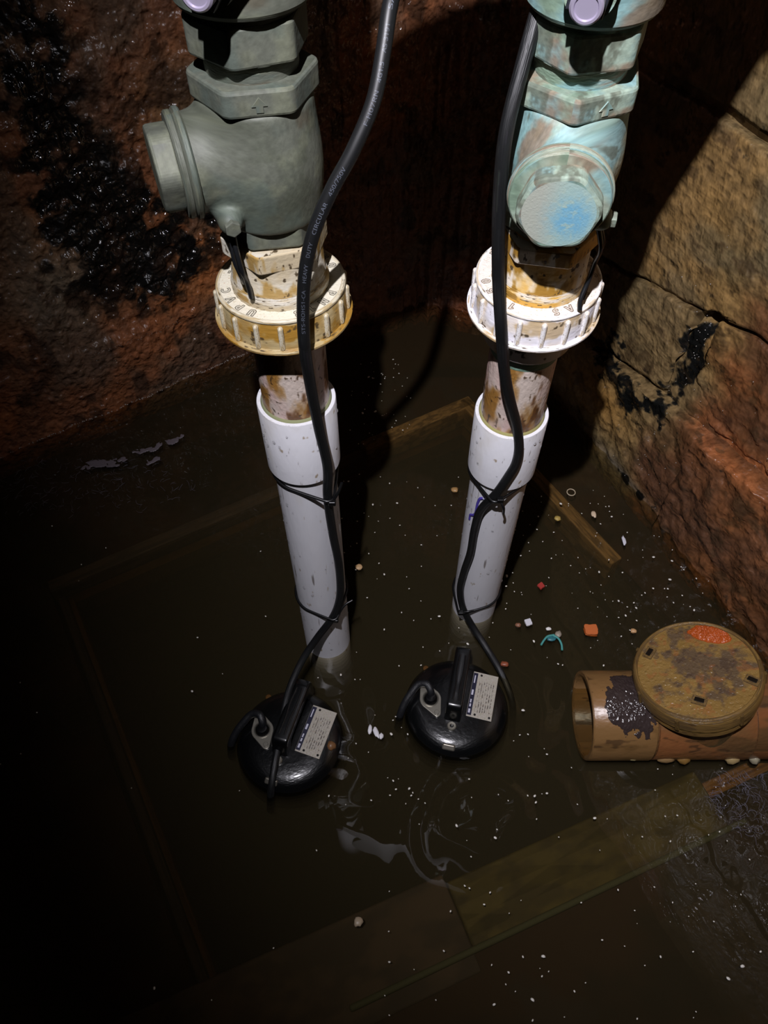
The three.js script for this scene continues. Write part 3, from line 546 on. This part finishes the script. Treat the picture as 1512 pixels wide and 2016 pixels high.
function makePump(p) {
  part(p, 'motor_lid', lathe([[0, 0.0005], [0.03, 0.0004], [0.046, -0.0006], [0.055, -0.0035], [0.0615, -0.0085], [0.0655, -0.016], [0.067, -0.026], [0.067, -0.05], [0.069, -0.051], [0.069, -0.058], [0.063, -0.06]], 96, 1.2), M.pumpBlack);
  part(p, 'motor_body', lathe([[0.063, -0.06], [0.062, -0.2], [0.07, -0.21], [0.07, -0.27], [0, -0.27]], 64), M.pumpBlack);
  const s = new THREE.Shape(); s.moveTo(-0.067, -0.012); s.lineTo(-0.0655, 0.016); s.quadraticCurveTo(-0.064, 0.026, -0.054, 0.027); s.lineTo(0.012, 0.0265); s.quadraticCurveTo(0.0165, 0.026, 0.018, 0.019); s.lineTo(0.0215, -0.001); s.lineTo(0.011, -0.001);
  s.lineTo(0.008, 0.012); s.quadraticCurveTo(0.006, 0.0165, 0.001, 0.0165); s.lineTo(-0.047, 0.0165); s.quadraticCurveTo(-0.053, 0.0165, -0.054, 0.011); s.lineTo(-0.055, -0.012); s.closePath();
  const hg = new THREE.ExtrudeGeometry(s, { depth: 0.014, bevelEnabled: true, bevelSize: 0.0028, bevelThickness: 0.003, bevelSegments: 4, curveSegments: 12 }); hg.rotateY(-Math.PI / 2); hg.translate(0.007, 0, 0);
  const h = part(p, 'carrying_handle', creased(hg, 0.7), M.pumpBlack); h.position.x = -0.003;
  // moulded grip lines on the handle
  for (const dx of [-0.0035, 0.0035]) { const gg = part(h, 'grip_ridge', pipeAlong([[dx, 0.0298, -0.052], [dx * 1.2, 0.0302, -0.03], [dx * 0.8, 0.0301, -0.012], [dx, 0.0292, 0.008]], 0.0012, 30, 6), M.pumpBlack); }
  const pl = part(p, 'name_plate', new RoundedBoxGeometry(0.0318, 0.0012, 0.0605, 2, 0.0005), std({ color: 0xa8a296, roughness: 0.4, metalness: 0.3 })); pl.position.set(0.0296, 0.0014, -0.0156); pl.rotation.set(0, -0.03, -0.03);
  const pf = new THREE.PlaneGeometry(0.031, 0.0595); pf.rotateX(-Math.PI / 2); pf.translate(0, 0.00065, 0); part(pl, 'plate_print', pf, plateMat);
  for (const [x, z] of [[-0.0055, -0.0265], [-0.0055, 0.0265], [0.0125, 0.0265]]) { const q = part(pl, 'plate_rivet', new THREE.SphereGeometry(0.0015, 12, 6, 0, 6.29, 0, 1.57), bossMat); q.position.set(x, 0.0006, z); }
  const gs = new THREE.Shape(); gs.absarc(0, -0.0195, 0.0042, Math.PI * 1.15, Math.PI * 1.85, false); gs.absarc(0, 0, 0.0128, -0.55, 0.55, false); gs.absarc(0, 0.0195, 0.0042, Math.PI * 0.15, Math.PI * 0.85, false); gs.absarc(0, 0, 0.0128, Math.PI - 0.55, Math.PI + 0.55, false); gs.closePath();
  const gp = part(p, 'gland_plate', new THREE.ExtrudeGeometry(gs, { depth: 0.002, bevelEnabled: true, bevelSize: 0.0006, bevelThickness: 0.0006, bevelSegments: 2, curveSegments: 20 }).rotateX(-Math.PI / 2), M.steel, { label: 'bright steel cable gland plate' }); gp.position.set(-0.0335, 0.0008, 0.0022); gp.rotation.y = 0.6;
  part(gp, 'gland_collar', lathe([[0.0102, 0.002], [0.0102, 0.004], [0.0094, 0.0045], [0.0088, 0.004], [0.0088, 0.002]], 40), M.steel);
  part(gp, 'gland_boss', lathe([[0.0088, 0.002], [0.0084, 0.006], [0.006, 0.0095], [0, 0.0105]], 36), bossMat);
  for (const z of [-0.0188, 0.0188]) { const b = part(gp, 'gland_bolt', lathe([[0.0001, 0.0036], [0.0026, 0.0036], [0.003, 0.0032], [0.003, 0.0015]], 24), M.steel); b.position.z = z; }
  part(p, 'motor_lead', pipeAlong([[-0.0335, 0.004, 0.0], [-0.0345, 0.0115, -0.0035], [-0.0405, 0.0155, -0.0105], [-0.0505, 0.0125, -0.010], [-0.0585, 0.006, 0.001], [-0.064, -0.001, 0.012], [-0.0675, -0.012, 0.024], [-0.069, -0.04, 0.032]], 0.0046, 70, 14), M.rubber);
  const sc = part(p, 'cap_screw', lathe([[0.0024, -0.001], [0.0024, 0.003], [0.0048, 0.0032], [0.0056, 0.0025], [0.0056, -0.002]], 32), M.steel, { label: 'bright cap screw' }); sc.position.set(-0.0022, 0.001, 0.0310);
  const wa = part(p, 'cap_screw', lathe([[0.0, 0.0028], [0.003, 0.0026], [0.0038, 0.0018], [0.0038, -0.002]], 24), rust); wa.position.set(0.0275, -0.0195, 0.052);
  const wb = part(p, 'cap_screw', lathe([[0.0, 0.0028], [0.003, 0.0026], [0.0038, 0.0018], [0.0038, -0.002]], 24), rust); wb.position.set(-0.047, -0.016, -0.045);
  const lug = part(p, 'front_block', new RoundedBoxGeometry(0.016, 0.01, 0.008, 3, 0.0022), std({ color: 0x8a857a, roughness: 0.35, metalness: 0.7 })); lug.position.set(-0.0017, -0.0065, 0.0535); lug.rotation.x = 0.6;  // pale metal block at the front of the lid
}
const pumpR = thing('sump_pump', 'black submersible pump with bright name plate and handle, in front of the right pipe', 'pump', [0.0914, 0.012, -0.3639]);
makePump(pumpR); pumpR.rotation.y = -12 * Math.PI / 180;
const pumpL = pumpR.clone(); pumpL.name = numbered('sump_pump'); scene.add(pumpL); pumpL.position.set(-0.1156, 0.012, -0.3213); pumpL.rotation.y = -17 * Math.PI / 180;
pumpL.userData = { label: 'black submersible pump half lost in the dark, in front of the left pipe', category: 'pump' };

/* ---------- drain pipe with its screw cap ---------- */
{
  const t = thing('drain_pipe', 'brown half-sunken drain pipe with open end and large mud-stained screw cap', 'pipe', [0.243, 0.02, -0.346]);
  const clay = (a, b, d) => tex(512, 256, (u, v) => {
    let c = mix3(a, b, sstep(0.4, 0.68, fbm(u * 7, v * 5, 4)));
    c = mix3(c, d, sstep(0.6, 0.72, fbm(u * 12 + 5, v * 9, 4)) * 0.75);
    return mix3(c, [64, 46, 30], sstep(0.7, 0.78, fbm(u * 40, v * 26, 3)) * 0.6);
  });
  const pm = std({ map: clay([128, 96, 58], [142, 104, 62], [108, 80, 46]), roughness: 0.32, bumpMap: fineBump, bumpScale: 0.0004 });
  const om = std({ map: clay([116, 82, 50], [132, 84, 48], [90, 68, 42]), roughness: 0.34, bumpMap: fineBump, bumpScale: 0.0008 });
  const along = (g) => g.rotateZ(-Math.PI / 2);
  const sock = part(t, 'socket_end', along(lathe([[0.047, 0.10], [0.047, 0.003], [0.0485, 0], [0.0525, 0], [0.0535, 0.0015], [0.0535, 0.0745], [0.0525, 0.0755], [0.0505, 0.0755]], 80, 0.6)), pm);
  part(t, 'pipe_body', along(lathe([[0.0522, 0.0762], [0.0526, 0.078], [0.0526, 0.19], [0.0518, 0.192], [0.0518, 0.36]], 80, 0.6)), om);
  const a = new THREE.Vector3(-0.283, 0.936, -0.213).normalize(), q = new THREE.Quaternion().setFromUnitVectors(new THREE.Vector3(0, 1, 0), a);
  const put = (o) => { o.position.set(0.143, 0, 0.0005); o.quaternion.copy(q); return o; };
  put(part(t, 'branch', lathe([[0.051, 0], [0.051, 0.05], [0.0575, 0.052], [0.0585, 0.054], [0.0585, 0.058], [0.0575, 0.06]], 72, 0.6), std({ map: clay([92, 76, 46], [80, 64, 40], [116, 80, 44]), roughness: 0.35, bumpMap: fineBump, bumpScale: 0.0006 })));
  const capMat = std({ roughness: 0.3, bumpMap: data(512, 512, (u, v) => fbm(u * 50, v * 50, 4)), bumpScale: 0.0012, map: tex(512, 512, (u, v) => {
    const x = u - 0.5, y = v - 0.5;
    let c = mix3([148, 118, 66], [128, 100, 52], fbm(u * 5, v * 5, 4));
    const k = sstep(0.36, 0.6, fbm(u * 13, v * 13, 6) * 0.72 + 0.3 * blob(x, y, 0.08, 0.02, 0.26, 0.24));
    c = mix3(c, [92, 76, 60], k * 0.85);
    c = mix3(c, [74, 58, 48], sstep(0.56, 0.68, fbm(u * 18 + 3, v * 18, 4)) * 0.6 * k);
    return mix3(c, [150, 90, 50], sstep(0.6, 0.74, fbm(u * 16 + 8, v * 16 + 3, 4)) * 0.4);
  }) });
  const skirtMat = std({ roughness: 0.3, map: clay([138, 108, 58], [108, 84, 48], [88, 70, 46]), bumpMap: fineBump, bumpScale: 0.0005 });
  const cap = put(part(t, 'screw_cap', lathe([[0.058, 0.062], [0.0665, 0.062], [0.0675, 0.063], [0.0675, 0.074], [0.069, 0.0755], [0.0705, 0.077], [0.0708, 0.092], [0.0692, 0.0955]], 96, 0.6), skirtMat));
  const top = new THREE.CircleGeometry(0.0692, 72); top.rotateX(-Math.PI / 2); top.translate(0, 0.0955, 0);
  part(cap, 'cap_top', top, capMat);
  part(cap, 'cap_rim', new THREE.TorusGeometry(0.0668, 0.0024, 8, 96).rotateX(Math.PI / 2).translate(0, 0.0953, 0), skirtMat);
  // image axes on the cap: e1 to the right, e2 away
  const dark = std({ color: 0x16120e, roughness: 0.3 });
  const spot = (fx, fy, turn) => {
    const o = part(cap, 'key_lug', new RoundedBoxGeometry(0.016, 0.004, 0.011, 2, 0.0012), skirtMat); o.position.set(fx * 0.069, 0.0958, -fy * 0.069); o.rotation.y = turn;
    const sl = part(cap, 'key_slot', new RoundedBoxGeometry(0.0105, 0.003, 0.0055, 1, 0.0004), dark); sl.position.set(fx * 0.069, 0.0968, -fy * 0.069); sl.rotation.y = turn;
  };
  spot(-0.66, 0.46, 0.9); spot(-0.12, -0.6, -0.5); spot(0.76, -0.36, -0.7);
  for (const an of [-2.2, -1.3, -0.55, 0.43, 1.35]) { const o = part(cap, 'skirt_rib', new RoundedBoxGeometry(0.0045, 0.019, 0.004, 2, 0.0012), skirtMat); o.position.set(Math.sin(an) * 0.0706, 0.0845, Math.cos(an) * 0.0706); o.rotation.y = an; }
  // slime lying on cap and pipe
  const lump = (rx, rz, hgt, n, fx) => { const g = grid(n, n, (s, v) => { const x = s * 2 - 1, z = v * 2 - 1, k = 1 - (x * x + z * z) * (0.75 + 0.9 * fbm(x * 2.6 + fx, z * 2.6, 3)); return { p: [x * rx, k > 0 ? 0.0006 + hgt * Math.sqrt(k) * (0.15 + 1.1 * fbm(x * 14 + fx, z * 8, 3) ** 1.5) : -0.0006, z * rz], uv: [k, v] }; }); return dropEmpty(g); };
  const dropEmpty = (g) => { const uv = g.attributes.uv.array, o = [], ix = g.index.array; for (let i = 0; i < ix.length; i += 3) if (Math.max(uv[ix[i] * 2], uv[ix[i + 1] * 2], uv[ix[i + 2] * 2]) > 0) o.push(ix[i], ix[i + 1], ix[i + 2]); g.setIndex(o); return g; };
  const flip = (g) => { const ix = g.index.array; for (let i = 0; i < ix.length; i += 3) { const k = ix[i]; ix[i] = ix[i + 1]; ix[i + 1] = k; } g.computeVertexNormals(); return g; };
  const os = part(cap, 'orange_slime', flip(lump(0.026, 0.013, 0.0065, 70, 3.3)), std({ color: 0xac4f1d, roughness: 0.3 }), { label: 'bright orange slime on the cap edge' }); os.position.set(0.027, 0.0955, -0.0455); os.rotation.y = -0.5;
  const sludge = dropEmpty(grid(110, 110, (s, v) => {
    const x = lerp(0.004, 0.0745, s), th = lerp(-0.75, 0.95, v), e = 1 - ((x - 0.047) / 0.034) ** 2 - ((th - 0.1) / 0.72) ** 2 + (fbm(s * 7, v * 7, 5) - 0.5) * 1.9;
    const r = 0.0532 + (e > 0 ? 0.0004 + 0.0028 * Math.sqrt(clamp(e)) * fbm(s * 40, v * 40, 4) : -0.0006);
    return { p: [x, Math.cos(th) * r, Math.sin(th) * r], uv: [e, v] };
  }));
  part(t, 'black_sludge', sludge, std({ color: 0x3a302e, roughness: 0.18 }), { label: 'wet black sludge on the socket' });
}

/* ---------- things floating on the water ---------- */
const pebble = (sx, sy, sz, k, det = 1) => {
  const g = mergeVertices(new THREE.IcosahedronGeometry(1, det).deleteAttribute('uv').deleteAttribute('normal')), p = g.attributes.position;
  for (let i = 0; i < p.count; i++) { const f = 0.72 + 0.56 * vn(p.getX(i) * 2.1 + k, p.getY(i) * 2.1 + p.getZ(i) * 1.7 + k); p.setXYZ(i, p.getX(i) * f * sx, p.getY(i) * f * sy, p.getZ(i) * f * sz); }
  g.computeVertexNormals(); return g;
};
const bits = {};
const bitMat = (c, r = 0.4) => (bits[c] ??= std({ color: c, roughness: r }));
const bit = (name, label, cat, x, z, g, c, group, r) => { const o = single(name, label, cat, g, bitMat(c, r), group); o.position.set(x, 0.0008, z); return o; };
// a squarish rough chip
const chipShape = (w, d, h, k) => { const g = pebble(1, 1, 1, k, 4), p = g.attributes.position; for (let i = 0; i < p.count; i++) { let x = p.getX(i), y = p.getY(i), z = p.getZ(i); const m = Math.max(Math.abs(x), Math.abs(z), 0.35) / Math.hypot(x, y, z), n = 0.82 + 0.36 * fbm(x * 3 + k, z * 3 + y, 3); p.setXYZ(i, x / Math.hypot(x, y, z) / m * w / 2 * n * 0.92, clamp(y * 1.6, -1, 1) * h / 2 * n, z / Math.hypot(x, y, z) / m * d / 2 * n * 0.92); } g.computeVertexNormals(); return g; };
bit('debris_chip', 'orange squarish chip floating left of the drain cap', 'debris', 0.2783, -0.4715, chipShape(0.018, 0.016, 0.005, 3), 0xc46a38);
bit('debris_chip', 'white plastic chip floating right of the right white pipe', 'debris', 0.1955, -0.483, chipShape(0.0095, 0.010, 0.003, 8).rotateY(0.3), 0xd6d6dc);
{
  const t = thing('plastic_scrap', 'torn teal plastic scrap with two legs floating between white and orange chips', 'scrap', [0.224, 0.0012, -0.4587]); t.scale.setScalar(1.35);
  part(t, 'leg', pipeAlong([[0.003, 0, -0.004], [-0.004, 0.0008, -0.002], [-0.008, 0.0005, 0.002], [-0.0115, 0, 0.007]], 0.0011, 24, 6), bitMat(0x4f9a94));
  part(t, 'leg', pipeAlong([[0.001, 0, -0.004], [0.006, 0.0008, 0.0], [0.0085, 0.0005, 0.006], [0.0085, 0, 0.0125]], 0.0011, 24, 6), bitMat(0x4f9a94));
  part(t, 'torn_middle', pebble(0.0045, 0.0012, 0.003, 4), bitMat(0x2f6f78));
}
bit('debris_crumb', 'greyish crumb touching the teal plastic scrap', 'debris', 0.2335, -0.4655, pebble(0.0045, 0.003, 0.005, 2), 0x9a8f80);
bit('debris_crumb', 'white foam crumb above the teal plastic scrap', 'debris', 0.2215, -0.4735, pebble(0.004, 0.002, 0.0025, 6), 0xe6e4e0);
bit('debris_crumb', 'small brown crumb left of the white plastic chip', 'debris', 0.1813, -0.4791, pebble(0.0042, 0.003, 0.0032, 5), 0x8a5f48);
bit('debris_chip', 'small red chip on the water below the submerged sump corner', 'debris', 0.2196, -0.5402, chipShape(0.0085, 0.0085, 0.003, 12).rotateY(0.6), 0xa83a34);
bit('debris_crumb', 'tan crumb floating left of the right white pipe', 'debris', 0.1081, -0.7097, pebble(0.0058, 0.003, 0.0048, 9), 0xb08a58);
single('debris_ring', 'tiny pale ring floating near the right wall', 'debris', new THREE.TorusGeometry(0.0062, 0.0008, 8, 30).rotateX(Math.PI / 2).translate(0.2854, 0.0012, -0.7048), bitMat(0xb8a88c));
bit('debris_crumb', 'yellowish crumb right of the purple pen mark', 'debris', 0.2579, -0.6563, pebble(0.0052, 0.003, 0.0046, 11), 0xb49a52);
bit('debris_crumb', 'pale shell-like crumb near the right wall, below the tiny ring', 'debris', 0.3136, -0.6637, pebble(0.0038, 0.0025, 0.0062, 13), 0xd9c2a4);
bit('debris_crumb', 'long white foam crumb close to the right wall', 'debris', 0.3496, -0.6162, pebble(0.0028, 0.002, 0.0085, 14), 0xdedde6);
bit('debris_crumb', 'reddish brown crumb at the back edge of the right pump', 'debris', 0.1574, -0.4221, pebble(0.0048, 0.003, 0.0038, 15), 0x8a4a30);
bit('debris_crumb', 'tan flake floating right of the left white pipe', 'debris', -0.0361, -0.571, pebble(0.0055, 0.002, 0.0045, 16), 0xbf9d72);
bit('debris_crumb', 'tan crumb floating just left of the drain cap', 'debris', 0.3354, -0.47, pebble(0.0048, 0.003, 0.0032, 17), 0xc49a6c);
bit('debris_crumb', 'brown bubble-like crumb at the name plate edge of the left pump', 'debris', -0.0639, -0.3116, pebble(0.0062, 0.005, 0.0058, 18), 0x7a5636).position.y = 0.009;
bit('foam_clump', 'white foam clump floating right of the left pump', 'foam', -0.0095, -0.3306, mergeGeometries([pebble(0.003, 0.002, 0.008, 20).rotateY(0.4), pebble(0.003, 0.002, 0.006, 21).translate(-0.008, 0, -0.004), pebble(0.0025, 0.002, 0.004, 22).translate(0.006, 0, 0.004)]), 0xe8e6ea);
bit('debris_crumb', 'pale brown crumb alone near the bottom of the dark water', 'debris', -0.0279, -0.1231, pebble(0.005, 0.003, 0.0055, 19), 0xa8967c);
[[0.2995, -0.2985, 'flat pale stone lying on the drain pipe socket at the waterline', 0.0085, 0.006, 23, 0x9a8c62, 0.0125], [0.338, -0.2965, 'tan stone wedged under the drain cap branch', 0.010, 0.006, 24, 0x8a6e48, 0.010], [0.3595, -0.2955, 'brown lumpy stone right of the branch of the drain pipe', 0.008, 0.006, 25, 0x80602f, 0.009], [0.4165, -0.2955, 'pale stone on the drain pipe right of the cap', 0.0085, 0.006, 26, 0xa08a5e, 0.010], [0.445, -0.2955, 'greyish stone furthest right along the drain pipe waterline', 0.006, 0.0055, 27, 0x989078, 0.009]].forEach(([x, z, l, a, b, k, c, y]) => { bit('stone', l, 'stone', x, z, pebble(a, 0.006, b, k), c).position.y = y; });

// the many small white flecks
const clear = (x, z, m = 0) => {   // true where open water shows
  if ((x + 0.1156) ** 2 + (z + 0.3213) ** 2 < (0.062 + m) ** 2 || (x - 0.0914) ** 2 + (z + 0.3639) ** 2 < (0.062 + m) ** 2) return false;
  if ((x + 0.075) ** 2 + (z + 0.46) ** 2 < 0.034 ** 2 || (x - 0.1235) ** 2 + (z + 0.512) ** 2 < 0.034 ** 2) return false;
  if (x > 0.238 - m && z > -0.405 && z < -0.29) return false;
  if (Math.hypot(x - 0.36, z + 0.366) < 0.08) return false;
  if (x > 0.298 - 0.4626 * (-z - 0.934) - 0.03) return false;
  const d = -z; if (x < -0.247 ? d > 1.009 + 0.647 * (x + 0.247) - 0.03 : d > 1.009 + 0.445 * (x + 0.247) - 0.03) return false;
  return true;
};
const fleckMat = std({ color: 0xe4e0d6, roughness: 0.35 });
const flecks = [pebble(1, 0.6, 0.7, 31, 0), pebble(1, 0.6, 1.4, 32, 0), pebble(1.2, 0.5, 0.8, 33, 0)];
{
  let n = 0; const tiny = [];
  const place = () => {
    for (;;) {
      let x, z; const q = rnd();
      if (q < 0.34) { x = rr(0.13, 0.45); z = rr(-0.72, -0.42); } else if (q < 0.5) { x = rr(-0.09, 0.12); z = rr(-0.75, -0.4); } else if (q < 0.62) { x = -0.005 + rr(-0.05, 0.05); z = rr(-1.0, -0.8); } else if (q < 0.84) { x = rr(0.0, 0.42); z = rr(-0.29, 0.0); } else if (q < 0.93) { x = rr(-0.08, 0.2); z = rr(-0.36, -0.24); } else { x = rr(-0.5, 0.1); z = rr(-0.7, -0.05); }
      if (clear(x, z)) return [x, z];
    }
  };
  while (n < 70) {
    const [x, z] = place(); if (!clear(x, z, 0.006)) continue;
    const o = single('foam_fleck', 'white rice-grain-sized foam fleck floating on the dark water', 'fleck', flecks[n % 3], fleckMat, 'small white flecks on the water'); const s = rr(0.0011, 0.002);
    o.scale.setScalar(s); o.rotation.y = rnd() * 6.28; o.position.set(x, 0.0005, z); n++;
  }
  for (let i = 0; i < 340; i++) { const [x, z] = place(), s = rr(0.00055, 0.00115); tiny.push(flecks[i % 3].clone().scale(s, s, s).rotateY(rnd() * 6.28).translate(x, 0.0004, z)); }
  const o = new THREE.Mesh(mergeGeometries(tiny), fleckMat); o.name = 'fine_specks'; o.userData = { label: 'fine white specks strewn all over the dark water', category: 'specks', kind: 'stuff' }; scene.add(shade(o));
}

{
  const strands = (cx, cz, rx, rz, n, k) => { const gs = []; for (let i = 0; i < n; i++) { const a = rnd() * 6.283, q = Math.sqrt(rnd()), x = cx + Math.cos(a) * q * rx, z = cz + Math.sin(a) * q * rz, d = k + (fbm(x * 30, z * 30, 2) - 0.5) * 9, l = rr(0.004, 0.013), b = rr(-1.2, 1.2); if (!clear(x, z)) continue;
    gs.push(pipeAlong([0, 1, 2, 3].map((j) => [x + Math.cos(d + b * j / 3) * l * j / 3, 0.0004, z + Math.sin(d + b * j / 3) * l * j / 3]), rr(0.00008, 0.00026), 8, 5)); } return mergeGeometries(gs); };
  const reflectionMat = std({ color: 0x5e5b66, roughness: 0.4 });  // grey of the water reflections, put into thin strands
  const add = (label, g) => { const o = new THREE.Mesh(g, reflectionMat); o.name = numbered('reflection_strands'); o.userData = { label, category: 'reflection', kind: 'stuff' }; scene.add(shade(o)); };
  add('pale strands standing in for a reflection on the water below the drain pipe at the right edge', strands(0.43, -0.245, 0.05, 0.036, 260, 0.5));
  add('faint pale strands standing in for a reflection on the water below the left wall', strands(-0.47, -0.72, 0.18, 0.06, 260, 2.6));
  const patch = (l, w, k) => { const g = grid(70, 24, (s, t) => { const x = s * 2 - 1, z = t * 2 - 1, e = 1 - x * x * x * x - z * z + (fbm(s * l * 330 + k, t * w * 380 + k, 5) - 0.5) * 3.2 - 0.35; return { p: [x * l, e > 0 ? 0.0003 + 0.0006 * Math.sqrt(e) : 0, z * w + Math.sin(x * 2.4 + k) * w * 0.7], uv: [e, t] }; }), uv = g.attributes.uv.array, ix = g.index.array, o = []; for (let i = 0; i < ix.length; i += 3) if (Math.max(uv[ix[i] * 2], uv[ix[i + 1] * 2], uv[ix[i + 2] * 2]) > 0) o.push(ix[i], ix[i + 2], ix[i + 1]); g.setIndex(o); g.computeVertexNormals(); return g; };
  [[-0.44, -0.762, 0.036, 0.009, 0.42, 'thickest grey streak shaped as a reflection on the water below the left wall'], [-0.376, -0.792, 0.024, 0.006, 0.55, 'thin grey streak shaped as a reflection beyond the thickest one below the left wall'], [-0.338, -0.812, 0.017, 0.006, 0.35, 'short grey streak shaped as a reflection nearest to the left white pipe'], [-0.362, -0.768, 0.012, 0.006, 0.1, 'small round grey patch shaped as a reflection beside the reflection streaks']].forEach(([x, z, a, c, t, l], i) => { const o = bit('reflection_streak', l, 'foam', x, z, patch(a, c, i * 7.3), 0x6e666c); o.rotation.y = t; });  // added streaks, shaped and coloured as reflections on the water
}


cleanUp();
renderer.render(scene, camera);
